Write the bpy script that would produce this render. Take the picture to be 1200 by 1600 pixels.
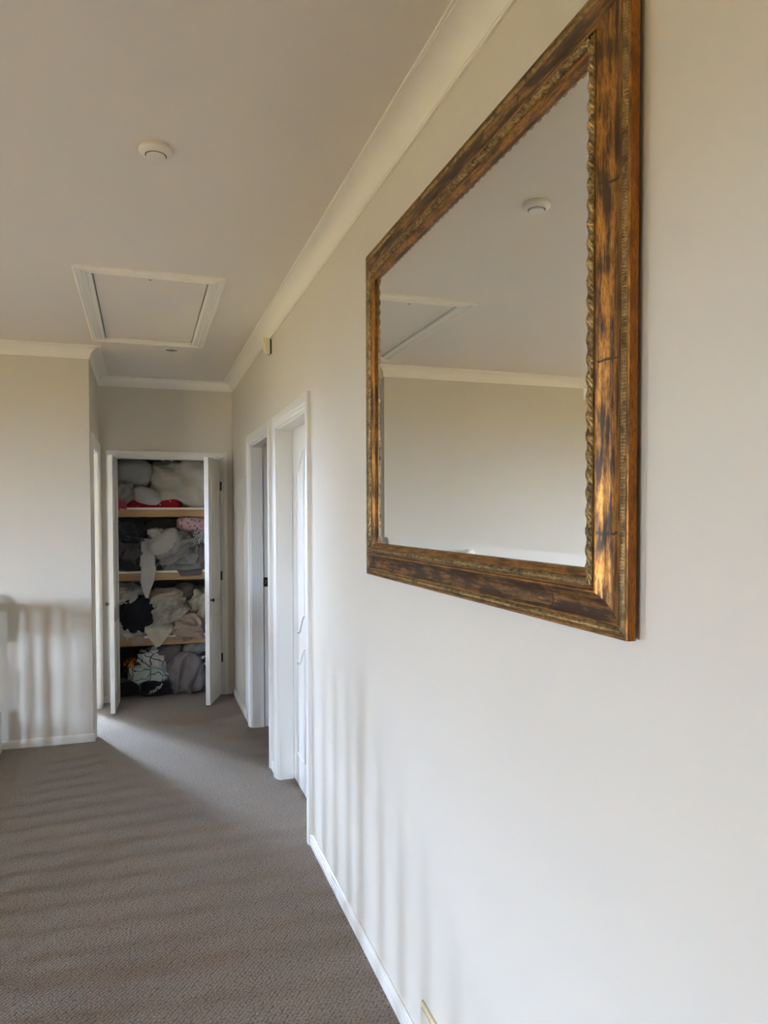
import bpy, math, random
from math import sin, cos, pi, sqrt
from mathutils import Vector, Matrix, noise

for _o in list(bpy.data.objects):
    bpy.data.objects.remove(_o, do_unlink=True)
SC = bpy.context.scene
COL = SC.collection

# ------------------------------------------------------------------ camera
F_PX, CX, CY = 1180.0, 618.8, 838.5
YAW, PITCH, ROLL, EYE = 0.3235, -0.029, -0.0017, 1.536
fwd = Vector((sin(YAW) * cos(PITCH), cos(YAW) * cos(PITCH), sin(PITCH)))
r0 = Vector((cos(YAW), -sin(YAW), 0))
u0 = r0.cross(fwd)
rgt = r0 * cos(ROLL) + u0 * sin(ROLL)
upv = -r0 * sin(ROLL) + u0 * cos(ROLL)
cam = bpy.data.cameras.new('camera')
cam_o = bpy.data.objects.new('camera', cam)
COL.objects.link(cam_o)
cam.sensor_fit = 'AUTO'
cam.sensor_width = 36.0
cam.lens = F_PX / 1600 * 36.0
cam.shift_x = -(CX - 600) / 1600
cam.shift_y = (CY - 800) / 1600
cam.clip_start = 0.01
cam_o.matrix_world = Matrix(((rgt.x, upv.x, -fwd.x, 0), (rgt.y, upv.y, -fwd.y, 0), (rgt.z, upv.z, -fwd.z, EYE), (0, 0, 0, 1)))
SC.camera = cam_o

# ------------------------------------------------------------------ sky, sun, window portals, exposure
world = bpy.data.worlds.new('overcast_sky')
SC.world = world
world.use_nodes = True
bg = world.node_tree.nodes['Background']
bg.inputs['Color'].default_value = (0.565, 0.715, 1.0, 1)
bg.inputs['Strength'].default_value = 212.0

sun = bpy.data.lights.new('sun', 'SUN')
sun.energy = 1300.0
sun.angle = 0.02
sun.color = (1.0, 0.93, 0.80)
sun_o = bpy.data.objects.new('sun', sun)
COL.objects.link(sun_o)
sun_o.rotation_euler = Vector((-0.55, 0.25, -0.80)).to_track_quat('-Z', 'Y').to_euler()

# daylight openings: (centre, width, height, inward normal)
WX = -6.5                                    # inner face of the far wall of the stair void
YBK = -3.0                                   # inner face of the wall behind the viewer
WINDOWS = [
    ((WX, 3.30, 1.05), 0.35, 2.30, (1, 0, 0)),
    ((WX, -1.60, 1.00), 0.60, 1.40, (1, 0, 0)),
    ((-5.92, YBK, 1.03), 1.05, 1.70, (0, 1, 0)),
    ((-0.90, 6.88, 2.661), 0.36, 0.60, (0, 0, -1)),      # unseen skylight added to brighten the carpet by the doorway
    ((-1.08, 7.30, 1.10), 0.34, 1.90, (0, -1, 0)),
]
for c, w, h, n in WINDOWS:
    L = bpy.data.lights.new('window_portal', 'AREA')
    L.shape = 'RECTANGLE'
    L.size, L.size_y = w, h
    L.cycles.is_portal = True
    o = bpy.data.objects.new('window_portal', L)
    COL.objects.link(o)
    nv = Vector(n)
    zz = -nv
    yy = Vector((0, 0, 1)) if abs(nv.z) < 0.5 else Vector((0, 1, 0))
    xx = yy.cross(zz)
    o.matrix_world = Matrix(((xx.x, yy.x, -(-zz.x), 0), (xx.y, yy.y, zz.y, 0), (xx.z, yy.z, zz.z, 0), (0, 0, 0, 1)))
    o.location = Vector(c) - nv * 0.06

SC.view_settings.view_transform = 'Standard'
SC.view_settings.look = 'None'
SC.view_settings.gamma = 1.0
SC.view_settings.use_curve_mapping = False
SC.view_settings.exposure = 0.04
SC.cycles.diffuse_bounces = 8
SC.cycles.max_bounces = 14

# ------------------------------------------------------------------ main dimensions (metres)
XR = 0.733                    # right wall face
XL = -0.333                   # alcove's left wall face
YL = 5.484                    # left wall face (turned to the viewer)
YE = 6.582                    # end wall face with the linen cupboard
ZC = 2.661                    # ceiling
YB = -3.0                     # wall behind the viewer
XV = -0.95                    # edge of the stair void
ZLOW = -2.75                  # ground floor level
CORN = 0.0796                 # cornice size


# ------------------------------------------------------------------ material helpers
def new_mat(name):
    m = bpy.data.materials.new(name)
    m.use_nodes = True
    return m, m.node_tree, m.node_tree.nodes['Principled BSDF']


def N(nt, typ, **kw):
    n = nt.nodes.new(typ)
    for k, v in kw.items():
        if k.startswith('i_'):
            key = k[2:].replace('_', ' ')
            n.inputs[key].default_value = v
        else:
            setattr(n, k, v)
    return n


def ramp(nt, src, stops, interp='LINEAR'):
    r = nt.nodes.new('ShaderNodeValToRGB')
    r.color_ramp.interpolation = interp
    el = r.color_ramp.elements
    while len(el) < len(stops):
        el.new(0.5)
    for e, (p, c) in zip(el, stops):
        e.position = p
        e.color = (c[0], c[1], c[2], 1) if not isinstance(c, (int, float)) else (c, c, c, 1)
    nt.links.new(src, r.inputs['Fac'])
    return r.outputs['Color']


def coords(nt, kind='Object', scale=(1, 1, 1), rot=(0, 0, 0)):
    tc = nt.nodes.new('ShaderNodeTexCoord')
    mp = nt.nodes.new('ShaderNodeMapping')
    mp.inputs['Scale'].default_value = scale
    mp.inputs['Rotation'].default_value = rot
    nt.links.new(tc.outputs[kind], mp.inputs['Vector'])
    return mp.outputs['Vector']


def noise_tex(nt, vec, scale, detail=3.0, rough=0.5):
    n = nt.nodes.new('ShaderNodeTexNoise')
    n.inputs['Scale'].default_value = scale
    n.inputs['Detail'].default_value = detail
    n.inputs['Roughness'].default_value = rough
    nt.links.new(vec, n.inputs['Vector'])
    return n.outputs['Fac']


def bump(nt, bsdf, src, strength, dist):
    b = nt.nodes.new('ShaderNodeBump')
    b.inputs['Strength'].default_value = strength
    b.inputs['Distance'].default_value = dist
    nt.links.new(src, b.inputs['Height'])
    nt.links.new(b.outputs['Normal'], bsdf.inputs['Normal'])
    return b


def mixc(nt, fac, a, b, mode='MIX'):
    m = nt.nodes.new('ShaderNodeMix')
    m.data_type = 'RGBA'
    m.blend_type = mode
    for inp, v in ((m.inputs[0], fac), (m.inputs[6], a), (m.inputs[7], b)):
        if isinstance(v, (int, float)):
            inp.default_value = v
        elif isinstance(v, tuple):
            inp.default_value = (v[0], v[1], v[2], 1)
        else:
            nt.links.new(v, inp)
    return m.outputs[2]


def paint(name, col, rough=0.55, grain=0.02, bscale=180.0, spec=0.35):
    m, nt, b = new_mat(name)
    v = coords(nt)
    n = noise_tex(nt, v, 1.3, 3)
    c0 = tuple(x * (1 - grain) for x in col)
    c1 = tuple(min(1, x * (1 + grain)) for x in col)
    nt.links.new(ramp(nt, n, [(0.3, c0), (0.7, c1)]), b.inputs['Base Color'])
    b.inputs['Roughness'].default_value = rough
    b.inputs['Specular IOR Level'].default_value = spec
    bump(nt, b, noise_tex(nt, v, bscale, 2), 0.04, 0.002)
    return m


M = {}
M['wall'] = paint('wall_paint', (0.66, 0.61, 0.53), 0.62)
M['ceiling'] = paint('ceiling_paint', (0.78, 0.73, 0.66), 0.8, 0.01)
M['trim'] = paint('trim_gloss', (0.80, 0.775, 0.725), 0.28, 0.005, 60.0, 0.5)
M['cornice'] = paint('cornice_paint', (0.90, 0.865, 0.79), 0.6, 0.01)
M['plastic'] = paint('ivory_plastic', (0.72, 0.66, 0.52), 0.4, 0.01, 90.0, 0.5)
M['whiteplastic'] = paint('white_plastic', (0.80, 0.77, 0.70), 0.42, 0.01, 90.0, 0.5)
M['cream_plate'] = paint('cream_plate', (0.66, 0.55, 0.36), 0.45, 0.02, 90.0, 0.5)
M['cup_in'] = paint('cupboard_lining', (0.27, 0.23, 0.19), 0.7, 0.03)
M['white_board'] = paint('melamine_white', (0.80, 0.78, 0.72), 0.4, 0.02)
M['dark'] = paint('dark_gap', (0.03, 0.028, 0.025), 0.8, 0.05)  # near-black for backing parts and for shade put into grooves and holes
M['render_wall'] = paint('outside_render', (0.6, 0.57, 0.5), 0.85, 0.05)


def metal(name, col, rough):
    m, nt, b = new_mat(name)
    v = coords(nt)
    nt.links.new(ramp(nt, noise_tex(nt, v, 40, 3), [(0.35, tuple(x * .8 for x in col)), (0.7, col)]), b.inputs['Base Color'])
    b.inputs['Metallic'].default_value = 1.0
    b.inputs['Roughness'].default_value = rough
    return m


M['bronze'] = metal('dark_bronze', (0.10, 0.075, 0.055), 0.38)
M['brass'] = metal('aged_brass', (0.34, 0.26, 0.16), 0.35)
M['chrome'] = metal('brushed_steel', (0.55, 0.54, 0.50), 0.25)


def wood(name, c0, c1, c2, scale=(2, 30, 30), rough=0.45):
    m, nt, b = new_mat(name)
    v = coords(nt, 'Object', scale)
    n = noise_tex(nt, v, 1.4, 6, 0.6)
    nt.links.new(ramp(nt, n, [(0.25, c0), (0.5, c1), (0.75, c2)]), b.inputs['Base Color'])
    b.inputs['Roughness'].default_value = rough
    bump(nt, b, n, 0.08, 0.002)
    return m


M['pine'] = wood('pine_batten', (0.30, 0.17, 0.07), (0.38, 0.225, 0.10), (0.45, 0.28, 0.135))
M['floorboards'] = wood('honey_floorboards', (0.34, 0.19, 0.08), (0.44, 0.26, 0.12), (0.52, 0.33, 0.16), (12, 1.5, 12), 0.3)


def carpet_material():
    m, nt, b = new_mat('taupe_loop_carpet')
    v = coords(nt, 'Object', (1, 1, 1), (0, 0, 0.62))
    warp = N(nt, 'ShaderNodeTexNoise', i_Scale=22.0, i_Detail=2.0)
    nt.links.new(v, warp.inputs['Vector'])
    add = N(nt, 'ShaderNodeVectorMath', operation='MULTIPLY_ADD')
    nt.links.new(warp.outputs['Color'], add.inputs[0])
    add.inputs[1].default_value = (0.006, 0.006, 0)
    nt.links.new(v, add.inputs[2])
    st = N(nt, 'ShaderNodeMapping')
    st.inputs['Scale'].default_value = (78, 125, 1)
    nt.links.new(add.outputs[0], st.inputs['Vector'])
    vor = N(nt, 'ShaderNodeTexVoronoi', voronoi_dimensions='2D', i_Scale=1.0, i_Randomness=0.42)
    nt.links.new(st.outputs[0], vor.inputs['Vector'])
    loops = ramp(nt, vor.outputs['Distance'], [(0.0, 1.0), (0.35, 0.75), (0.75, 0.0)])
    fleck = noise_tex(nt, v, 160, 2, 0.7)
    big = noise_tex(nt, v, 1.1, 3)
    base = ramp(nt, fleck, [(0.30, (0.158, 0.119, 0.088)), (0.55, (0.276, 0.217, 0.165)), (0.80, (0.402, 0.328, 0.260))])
    shade = ramp(nt, loops, [(0.0, (0.26, 0.24, 0.22)), (0.6, (1, 1, 1))])  # darkens between the loops: their shade put into the colour
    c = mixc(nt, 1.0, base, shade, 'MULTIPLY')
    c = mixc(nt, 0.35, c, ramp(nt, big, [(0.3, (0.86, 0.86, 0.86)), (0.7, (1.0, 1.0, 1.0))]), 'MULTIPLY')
    nt.links.new(c, b.inputs['Base Color'])
    b.inputs['Roughness'].default_value = 0.95
    b.inputs['Specular IOR Level'].default_value = 0.1
    b.inputs['Sheen Weight'].default_value = 0.25
    b.inputs['Sheen Roughness'].default_value = 0.6
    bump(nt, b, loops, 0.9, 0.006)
    return m


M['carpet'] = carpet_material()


def lawn_material():
    m, nt, b = new_mat('sunny_lawn')
    v = coords(nt)
    nt.links.new(ramp(nt, noise_tex(nt, v, 0.6, 5), [(0.3, (0.30, 0.225, 0.065)), (0.7, (0.36, 0.27, 0.09))]), b.inputs['Base Color'])
    b.inputs['Roughness'].default_value = 0.95
    return m


M['lawn'] = lawn_material()


def gilt(name, gold, dark, amount, rough=0.38, metallic=0.75, streak=(9, 120), laps=0.0):
    """aged gilding; uv.x runs along the rail in metres, uv.y across it"""
    m, nt, b = new_mat(name)
    v = coords(nt, 'UV', (streak[0], streak[1], 1))
    n1 = noise_tex(nt, v, 1.0, 5, 0.62)
    v2 = coords(nt, 'UV', (14, 40, 1))
    n2 = noise_tex(nt, v2, 1.0, 4, 0.55)
    mul = N(nt, 'ShaderNodeMath', operation='MULTIPLY_ADD')
    nt.links.new(n1, mul.inputs[0])
    mul.inputs[1].default_value = 0.55
    h2 = N(nt, 'ShaderNodeMath', operation='MULTIPLY')
    nt.links.new(n2, h2.inputs[0])
    h2.inputs[1].default_value = 0.45
    nt.links.new(h2.outputs[0], mul.inputs[2])
    mask = ramp(nt, mul.outputs[0], [(amount - 0.07, 0.0), (amount + 0.05, 1.0)])
    if laps:
        # the dark laps where one leaf of gold met the next
        vl = coords(nt, 'UV', (laps, 1, 1))
        sep = N(nt, 'ShaderNodeSeparateXYZ')
        nt.links.new(vl, sep.inputs[0])
        wob = noise_tex(nt, coords(nt, 'UV', (30, 30, 1)), 1.0, 3)
        ad = N(nt, 'ShaderNodeMath', operation='MULTIPLY_ADD')
        nt.links.new(wob, ad.inputs[0])
        ad.inputs[1].default_value = 0.10
        nt.links.new(sep.outputs['X'], ad.inputs[2])
        fr = N(nt, 'ShaderNodeMath', operation='FRACT')
        nt.links.new(ad.outputs[0], fr.inputs[0])
        line = ramp(nt, fr.outputs[0], [(0.0, 0.0), (0.012, 0.0), (0.022, 1.0)])
        mask = mixc(nt, 1.0, mask, line, 'MULTIPLY')
    tone = ramp(nt, n2, [(0.3, tuple(x * 0.72 for x in gold)), (0.7, gold)])
    grain = noise_tex(nt, coords(nt, 'UV', (70, 420, 1)), 1.0, 4, 0.7)
    tone = mixc(nt, 1.0, tone, ramp(nt, grain, [(0.36, (0.42, 0.36, 0.32)), (0.52, (1, 1, 1)), (0.75, (1.25, 1.25, 1.25))]), 'MULTIPLY')
    nt.links.new(mixc(nt, mask, dark, tone), b.inputs['Base Color'])
    mm = N(nt, 'ShaderNodeMath', operation='MULTIPLY')
    nt.links.new(mask, mm.inputs[0])
    mm.inputs[1].default_value = metallic
    nt.links.new(mm.outputs[0], b.inputs['Metallic'])
    b.inputs['Roughness'].default_value = rough
    b.inputs['Specular IOR Level'].default_value = 0.22
    bump(nt, b, n1, 0.25, 0.0012)
    return m


M['gilt_panel'] = gilt('gilt_cove', (0.40, 0.195, 0.058), (0.036, 0.019, 0.011), 0.515, 0.38, 0.80, (7, 110), 3.6)
M['gilt_dark'] = gilt('gilt_worn_cove', (0.30, 0.155, 0.055), (0.034, 0.018, 0.011), 0.545, 0.52, 0.6, (7, 110), 2.6)
M['gilt_edge'] = gilt('gilt_edge', (0.34, 0.16, 0.042), (0.055, 0.024, 0.010), 0.49, 0.40, 0.7)
M['gilt_carved'] = gilt('gilt_carving', (0.36, 0.25, 0.11), (0.07, 0.045, 0.02), 0.48, 0.36, 0.7, (90, 120))
M['gilt_rope'] = gilt('gilt_rope', (0.30, 0.20, 0.085), (0.07, 0.042, 0.018), 0.47, 0.42, 0.6, (60, 90))
M['frame_side'] = gilt('amber_stained_side', (0.27, 0.095, 0.014), (0.13, 0.036, 0.006), 0.46, 0.40, 0.25, (10, 60))


def mirror_material():
    m, nt, b = new_mat('mirror_silver')
    v = coords(nt)
    nt.links.new(ramp(nt, noise_tex(nt, v, 2, 2), [(0.3, (0.87, 0.885, 0.86)), (0.7, (0.89, 0.905, 0.88))]), b.inputs['Base Color'])
    b.inputs['Metallic'].default_value = 1.0
    b.inputs['Roughness'].default_value = 0.0
    return m


M['mirror'] = mirror_material()


def pane_material():
    m, nt, b = new_mat('window_pane')
    out = nt.nodes['Material Output']
    tr = nt.nodes.new('ShaderNodeBsdfTransparent')
    tr.inputs['Color'].default_value = (0.97, 0.985, 0.98, 1)
    gl = nt.nodes.new('ShaderNodeBsdfGlossy')
    gl.inputs['Roughness'].default_value = 0.02
    mx = nt.nodes.new('ShaderNodeMixShader')
    mx.inputs[0].default_value = 0.05
    nt.links.new(tr.outputs[0], mx.inputs[1])
    nt.links.new(gl.outputs[0], mx.inputs[2])
    nt.links.new(mx.outputs[0], out.inputs['Surface'])
    return m


M['pane'] = pane_material()
M['low_bounce'] = paint('low_bounce_finish', (0.34, 0.24, 0.13), 0.85, 0.15)  # dark warm finish invented for unseen walls, to cut bounced light


# ------------------------------------------------------------------ mesh helpers
class MB:
    def __init__(self):
        self.v, self.f, self.mi, self.uv = [], [], [], []

    def face(self, idx, mi=0, uv=None):
        self.f.append(tuple(idx))
        self.mi.append(mi)
        self.uv.append(uv)

    def box(self, x0, x1, y0, y1, z0, z1, mi=0):
        b = len(self.v)
        self.v += [(x0, y0, z0), (x1, y0, z0), (x1, y1, z0), (x0, y1, z0), (x0, y0, z1), (x1, y0, z1), (x1, y1, z1), (x0, y1, z1)]
        for q in ((0, 3, 2, 1), (4, 5, 6, 7), (0, 1, 5, 4), (1, 2, 6, 5), (2, 3, 7, 6), (3, 0, 4, 7)):
            self.face([b + i for i in q], mi)
        return self

    def grid(self, P, closed_u=False, closed_v=False, uvs=None, mi=0):
        """P[i][j] points"""
        nu, nv = len(P), len(P[0])
        b = len(self.v)
        for row in P:
            self.v += [tuple(p) for p in row]
        for i in range(nu if closed_u else nu - 1):
            for j in range(nv if closed_v else nv - 1):
                i2, j2 = (i + 1) % nu, (j + 1) % nv
                uv = None
                if uvs:
                    uv = [uvs[i][j], uvs[i2][j], uvs[i2][j2], uvs[i][j2]]
                self.face([b + i * nv + j, b + i2 * nv + j, b + i2 * nv + j2, b + i * nv + j2], mi, uv)
        return self

    def lathe(self, prof, axis_o, seg=28, axis='z'):
        """prof: (radius, height) list, revolved about a line through axis_o"""
        ox, oy, oz = axis_o
        P = []
        for r, h in prof:
            row = []
            for k in range(seg):
                a = 2 * pi * k / seg
                ca, sa = r * cos(a), r * sin(a)
                if axis == 'z':
                    row.append((ox + ca, oy + sa, oz + h))
                elif axis == 'x':
                    row.append((ox + h, oy + ca, oz + sa))
                else:
                    row.append((ox + ca, oy + h, oz + sa))
            P.append(row)
        b = len(self.v)
        self.grid(P, False, True)
        self.face([b + k for k in range(seg)])
        e = b + (len(prof) - 1) * seg
        self.face([e + k for k in range(seg)])
        return self

    def build(self, name, mats, parent=None, smooth=False, angle=None, loc=None):
        me = bpy.data.meshes.new(name)
        me.from_pydata([tuple(p) for p in self.v], [], self.f)
        if not isinstance(mats, (list, tuple)):
            mats = [mats]
        for m in mats:
            me.materials.append(m)
        for p, mi in zip(me.polygons, self.mi):
            p.material_index = mi
            p.use_smooth = smooth
        if any(u is not None for u in self.uv):
            lay = me.uv_layers.new(name='UVMap')
            for p, u in zip(me.polygons, self.uv):
                if u is not None:
                    for li, c in zip(p.loop_indices, u):
                        lay.data[li].uv = c
        me.update()
        import bmesh
        bm = bmesh.new()
        bm.from_mesh(me)
        bmesh.ops.recalc_face_normals(bm, faces=bm.faces)
        bm.to_mesh(me)
        bm.free()
        if smooth and angle is not None:
            try:
                me.set_sharp_from_angle(angle=angle)
            except Exception:
                pass
        o = bpy.data.objects.new(name, me)
        COL.objects.link(o)
        if parent is not None:
            o.parent = parent
            o.matrix_parent_inverse = Matrix.Translation(-parent.location) if parent.type == 'EMPTY' else parent.matrix_parent_inverse.copy()
            if parent.type != 'EMPTY':
                o.matrix_parent_inverse = Matrix.Identity(4)
        return o


def tag(o, label=None, cat=None, group=None, kind=None):
    if label:
        o['label'] = label
    if cat:
        o['category'] = cat
    if group:
        o['group'] = group
    if kind:
        o['kind'] = kind
    return o


def empty(name, loc, label=None, cat=None, group=None, kind=None):
    o = bpy.data.objects.new(name, None)
    COL.objects.link(o)
    o.location = loc
    o.empty_display_size = 0.05
    return tag(o, label, cat, group, kind)


def miters(path, Nn, closed):
    n = len(path)
    P = [Vector(p) for p in path]
    out = []
    for i in range(n):
        segs = []
        if closed or i > 0:
            segs.append((P[i] - P[i - 1]).normalized())
        if closed or i < n - 1:
            segs.append((P[(i + 1) % n] - P[i]).normalized())
        Ls = [Nn.cross(t) for t in segs]
        if len(Ls) == 1:
            out.append(Ls[0])
        else:
            out.append((Ls[0] + Ls[1]) / (1 + Ls[0].dot(Ls[1])))
    return P, out


def sweep_seg(mb, prof, A, mA, B, mB, Nn, prof_closed=True, mis=None, s0=0.0, caps=True):
    ring = []
    L = (B - A).length
    t = (B - A).normalized()
    ra = [A + mA * a + Nn * b for a, b in prof]
    rb = [B + mB * a + Nn * b for a, b in prof]
    b0 = len(mb.v)
    n = len(prof)
    mb.v += [tuple(p) for p in ra] + [tuple(p) for p in rb]
    d = [0.0]
    for k in range(n):
        q, p = prof[(k + 1) % n], prof[k]
        d.append(d[-1] + sqrt((q[0] - p[0]) ** 2 + (q[1] - p[1]) ** 2))
    for k in range(n if prof_closed else n - 1):
        k2 = (k + 1) % n
        sa1, sa2 = s0 + (ra[k] - A).dot(t), s0 + (ra[k2] - A).dot(t)
        sb1, sb2 = s0 + (rb[k] - A).dot(t), s0 + (rb[k2] - A).dot(t)
        mb.face([b0 + k, b0 + k2, b0 + n + k2, b0 + n + k], mis[k] if mis else 0,
                [(sa1, d[k]), (sa2, d[k + 1]), (sb2, d[k + 1]), (sb1, d[k])])
    if caps and prof_closed:
        mb.face([b0 + k for k in range(n)])
        mb.face([b0 + n + k for k in range(n)])


def sweep(mb, prof, path, Nn, closed=False, prof_closed=True):
    Nn = Vector(Nn)
    P, ms = miters(path, Nn, closed)
    n = len(P)
    for i in range(n if closed else n - 1):
        j = (i + 1) % n
        caps = (not closed) and (i == 0 or j == n - 1)
        sweep_seg(mb, prof, P[i], ms[i], P[j], ms[j], Nn, prof_closed, caps=caps or len(path) > 2)
    return mb


# ------------------------------------------------------------------ setting: ground, floor, ceiling
def struct(name, mb, mat, label=None, smooth=False, angle=None):
    o = mb.build(name, mat, None, smooth, angle)
    tag(o, label, None, None, 'structure')
    return o


struct('ground_lawn', MB().box(-90, 90, -90, 90, -3.2, -3.05), M['lawn'], 'sunny lawn outside the house')

mb = MB()
mb.box(XV, 3.3, YB, 7.25, -0.22, 0.0)
mb.box(-3.4, XV, YL + 0.02, 7.5, -0.22, 0.0)
mb.box(XV, -0.30, 7.25, 7.5, -0.22, 0.0)
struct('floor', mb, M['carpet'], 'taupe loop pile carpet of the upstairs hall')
struct('floor_lower', MB().box(WX - 0.1, XV + 1.5, YB, YL + 0.1, ZLOW - 0.2, ZLOW), M['floorboards'], 'honey timber floor at the bottom of the stair void')

# hatch opening in the ceiling
HX0, HX1, HY0, HY1 = -0.213, 0.318, 3.815, 5.15
mb = MB()
T = 0.16
_sk = WINDOWS[3]
holes = [(HX0, HX1, HY0, HY1), (_sk[0][0] - _sk[1] / 2, _sk[0][0] + _sk[1] / 2, _sk[0][1] - _sk[2] / 2, _sk[0][1] + _sk[2] / 2)]
xs_ = sorted({WX - 0.3, 3.5} | {h_[0] for h_ in holes} | {h_[1] for h_ in holes})
ys_ = sorted({YB - 0.2, 7.9} | {h_[2] for h_ in holes} | {h_[3] for h_ in holes})
for xa, xb in zip(xs_[:-1], xs_[1:]):
    for ya, yb in zip(ys_[:-1], ys_[1:]):
        if not any(h_[0] < (xa + xb) / 2 < h_[1] and h_[2] < (ya + yb) / 2 < h_[3] for h_ in holes):
            mb.box(xa, xb, ya, yb, ZC, ZC + T)
mb.box(HX0 - 0.2, HX1 + 0.2, HY0 - 0.2, HY1 + 0.2, ZC + T, ZC + T + 0.05)
struct('ceiling', mb, M['ceiling'], 'flat off-white plaster ceiling')

# ------------------------------------------------------------------ walls
D1 = (3.490, 4.337)           # near bedroom door opening on the right wall
D2 = (4.613, 5.470)           # far bedroom door opening on the right wall
D3 = (5.630, 6.400)           # side room opening on the alcove's left wall
DH = 2.033
WT = 0.127                    # partition thickness

mb = MB()
x0, x1 = XR, XR + WT
mb.box(x0, x1, YB - 0.2, D1[0], -0.2, ZC)
mb.box(x0, x1, D1[1], D2[0], -0.2, ZC)
mb.box(x0, x1, D2[1], 7.25, -0.2, ZC)
mb.box(x0, x1, D1[0], D1[1], DH, ZC)
mb.box(x0, x1, D2[0], D2[1], DH, ZC)
struct('wall_right', mb, M['wall'], 'long pale grey wall that carries the gilt mirror')

mb = MB()
mb.box(WX - 0.2, XL, YL, YL + 0.12, ZLOW, ZC)
struct('wall_left', mb, M['wall'], 'pale wall facing the viewer at the end of the stair void')

mb = MB()
mb.box(XL - 0.12, XL, YL + 0.12, D3[0], -0.2, ZC)
mb.box(XL - 0.12, XL, D3[1], 7.25, -0.2, ZC)
mb.box(XL - 0.12, XL, D3[0], D3[1], DH, ZC)
struct('wall_alcove', mb, M['wall'], 'short return wall with the side room doorway')

CX0, CX1, CZ = -0.228, 0.632, 2.012      # linen cupboard opening
mb = MB()
mb.box(XL, CX0, YE, YE + 0.09, -0.1, ZC)
mb.box(CX1, XR, YE, YE + 0.09, -0.1, ZC)
mb.box(CX0, CX1, YE, YE + 0.09, CZ, ZC)
struct('wall_end', mb, M['wall'], 'grey end wall around the linen cupboard')


# far wall of the void with its windows cut out
def wall_with_holes(name, plane, p0, p1, a0, a1, z0, z1, holes, mat, label):
    """plane 'x': wall spans y a0..a1, thickness p0..p1"""
    ys = sorted({a0, a1} | {h[0] for h in holes} | {h[1] for h in holes})
    zs = sorted({z0, z1} | {h[2] for h in holes} | {h[3] for h in holes})
    m = MB()
    for ya, yb in zip(ys[:-1], ys[1:]):
        for za, zb in zip(zs[:-1], zs[1:]):
            cy, cz = (ya + yb) / 2, (za + zb) / 2
            if any(h[0] < cy < h[1] and h[2] < cz < h[3] for h in holes):
                continue
            if plane == 'x':
                m.box(p0, p1, ya, yb, za, zb)
            else:
                m.box(ya, yb, p0, p1, za, zb)
    return struct(name, m, mat, label)


hl = [(c[1] - w / 2, c[1] + w / 2, c[2] - h / 2, c[2] + h / 2) for c, w, h, n in WINDOWS[:2]]
wall_with_holes('wall_void', 'x', WX - 0.2, WX, YB, YL, ZLOW, ZC, hl, M['low_bounce'], 'window wall on the far side of the stair void')
c, w, h, n = WINDOWS[2]
wall_with_holes('wall_back', 'y', YB - 0.2, YB, WX - 0.2, 3.4, ZLOW, ZC,
                [(c[0] - w / 2, c[0] + w / 2, c[2] - h / 2, c[2] + h / 2)], M['low_bounce'], 'window wall behind the viewer')
c, w, h, n = WINDOWS[4]
wall_with_holes('wall_side_room', 'y', 7.3, 7.5, -3.5, XL - 0.12, -0.2, ZC,
                [(c[0] - w / 2, c[0] + w / 2, c[2] - h / 2, c[2] + h / 2)], M['low_bounce'], 'window wall of the side room')
struct('wall_sun_block', MB().box(-0.52, -0.40, 5.9, 7.8, ZC + T, ZC + T + 1.1), M['low_bounce'], 'unseen wall added to shade the skylight from the sun')  # added out of view to keep the sun out of the skylight
struct('wall_side_room_end', MB().box(-3.5, -3.3, YL + 0.12, 7.5, -0.2, ZC), M['low_bounce'], 'end wall of the side room')
struct('wall_side_room_back', MB().box(XL - 0.12, XR + WT, 7.25, 7.35, -0.2, ZC), M['wall'], 'wall behind the linen cupboard')
mb = MB()
mb.box(3.2, 3.4, YB, 7.35, -0.2, ZC)
mb.box(XR + WT, 3.3, 7.25, 7.35, -0.2, ZC)
mb.box(XR + WT, 3.3, 3.2, 3.3, -0.2, ZC)
struct('wall_bedroom', mb, M['wall'], 'walls of the bedrooms behind the right wall')
mb = MB()
mb.box(XV + 0.4, XV + 0.5, YB, YL, ZLOW, -0.2)
struct('wall_lower', mb, M['low_bounce'], 'ground floor wall below the landing')
mb = MB()
mb.box(XV - 0.025, XV, YB, YL, -0.26, 0.012)
struct('trim_1', mb, M['trim'], 'white fascia board along the landing edge')

# windows of the void and the side room, with the added skylight: frame, mullion, pane
for i, (c, w, h, n) in enumerate(WINDOWS):
    wnd = empty('window_%d' % (i + 1), (c[0], c[1], c[2] - (0 if n[2] else h / 2)), 'unseen white framed window', None, None, 'structure')
    fr = MB()
    t = 0.045
    pn = MB()
    def put(m, a0, a1, z0, z1, d0, d1):
        if n[2]:
            m.box(c[0] + a0, c[0] + a1, c[1] + z0 - c[2], c[1] + z1 - c[2], c[2] + d0, c[2] + d1)
        elif n[0]:
            m.box(c[0] - d1, c[0] - d0, c[1] + a0, c[1] + a1, z0, z1)
        else:
            e0, e1 = sorted((c[1] - n[1] * d0, c[1] - n[1] * d1))
            m.box(c[0] + a0, c[0] + a1, e0, e1, z0, z1)
    z0, z1 = c[2] - h / 2, c[2] + h / 2
    put(fr, -w / 2, -w / 2 + t, z0, z1, 0.10, 0.16)
    put(fr, w / 2 - t, w / 2, z0, z1, 0.10, 0.16)
    put(fr, -w / 2, w / 2, z0, z0 + t, 0.10, 0.16)
    put(fr, -w / 2, w / 2, z1 - t, z1, 0.10, 0.16)
    if w > 1:
        put(fr, -0.02, 0.02, z0, z1, 0.10, 0.16)
    fr.build('window_frame', M['trim'], wnd)
    put(pn, -w / 2, w / 2, z0, z1, 0.128, 0.132)
    pn.build('pane', M['pane'], wnd)

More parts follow.
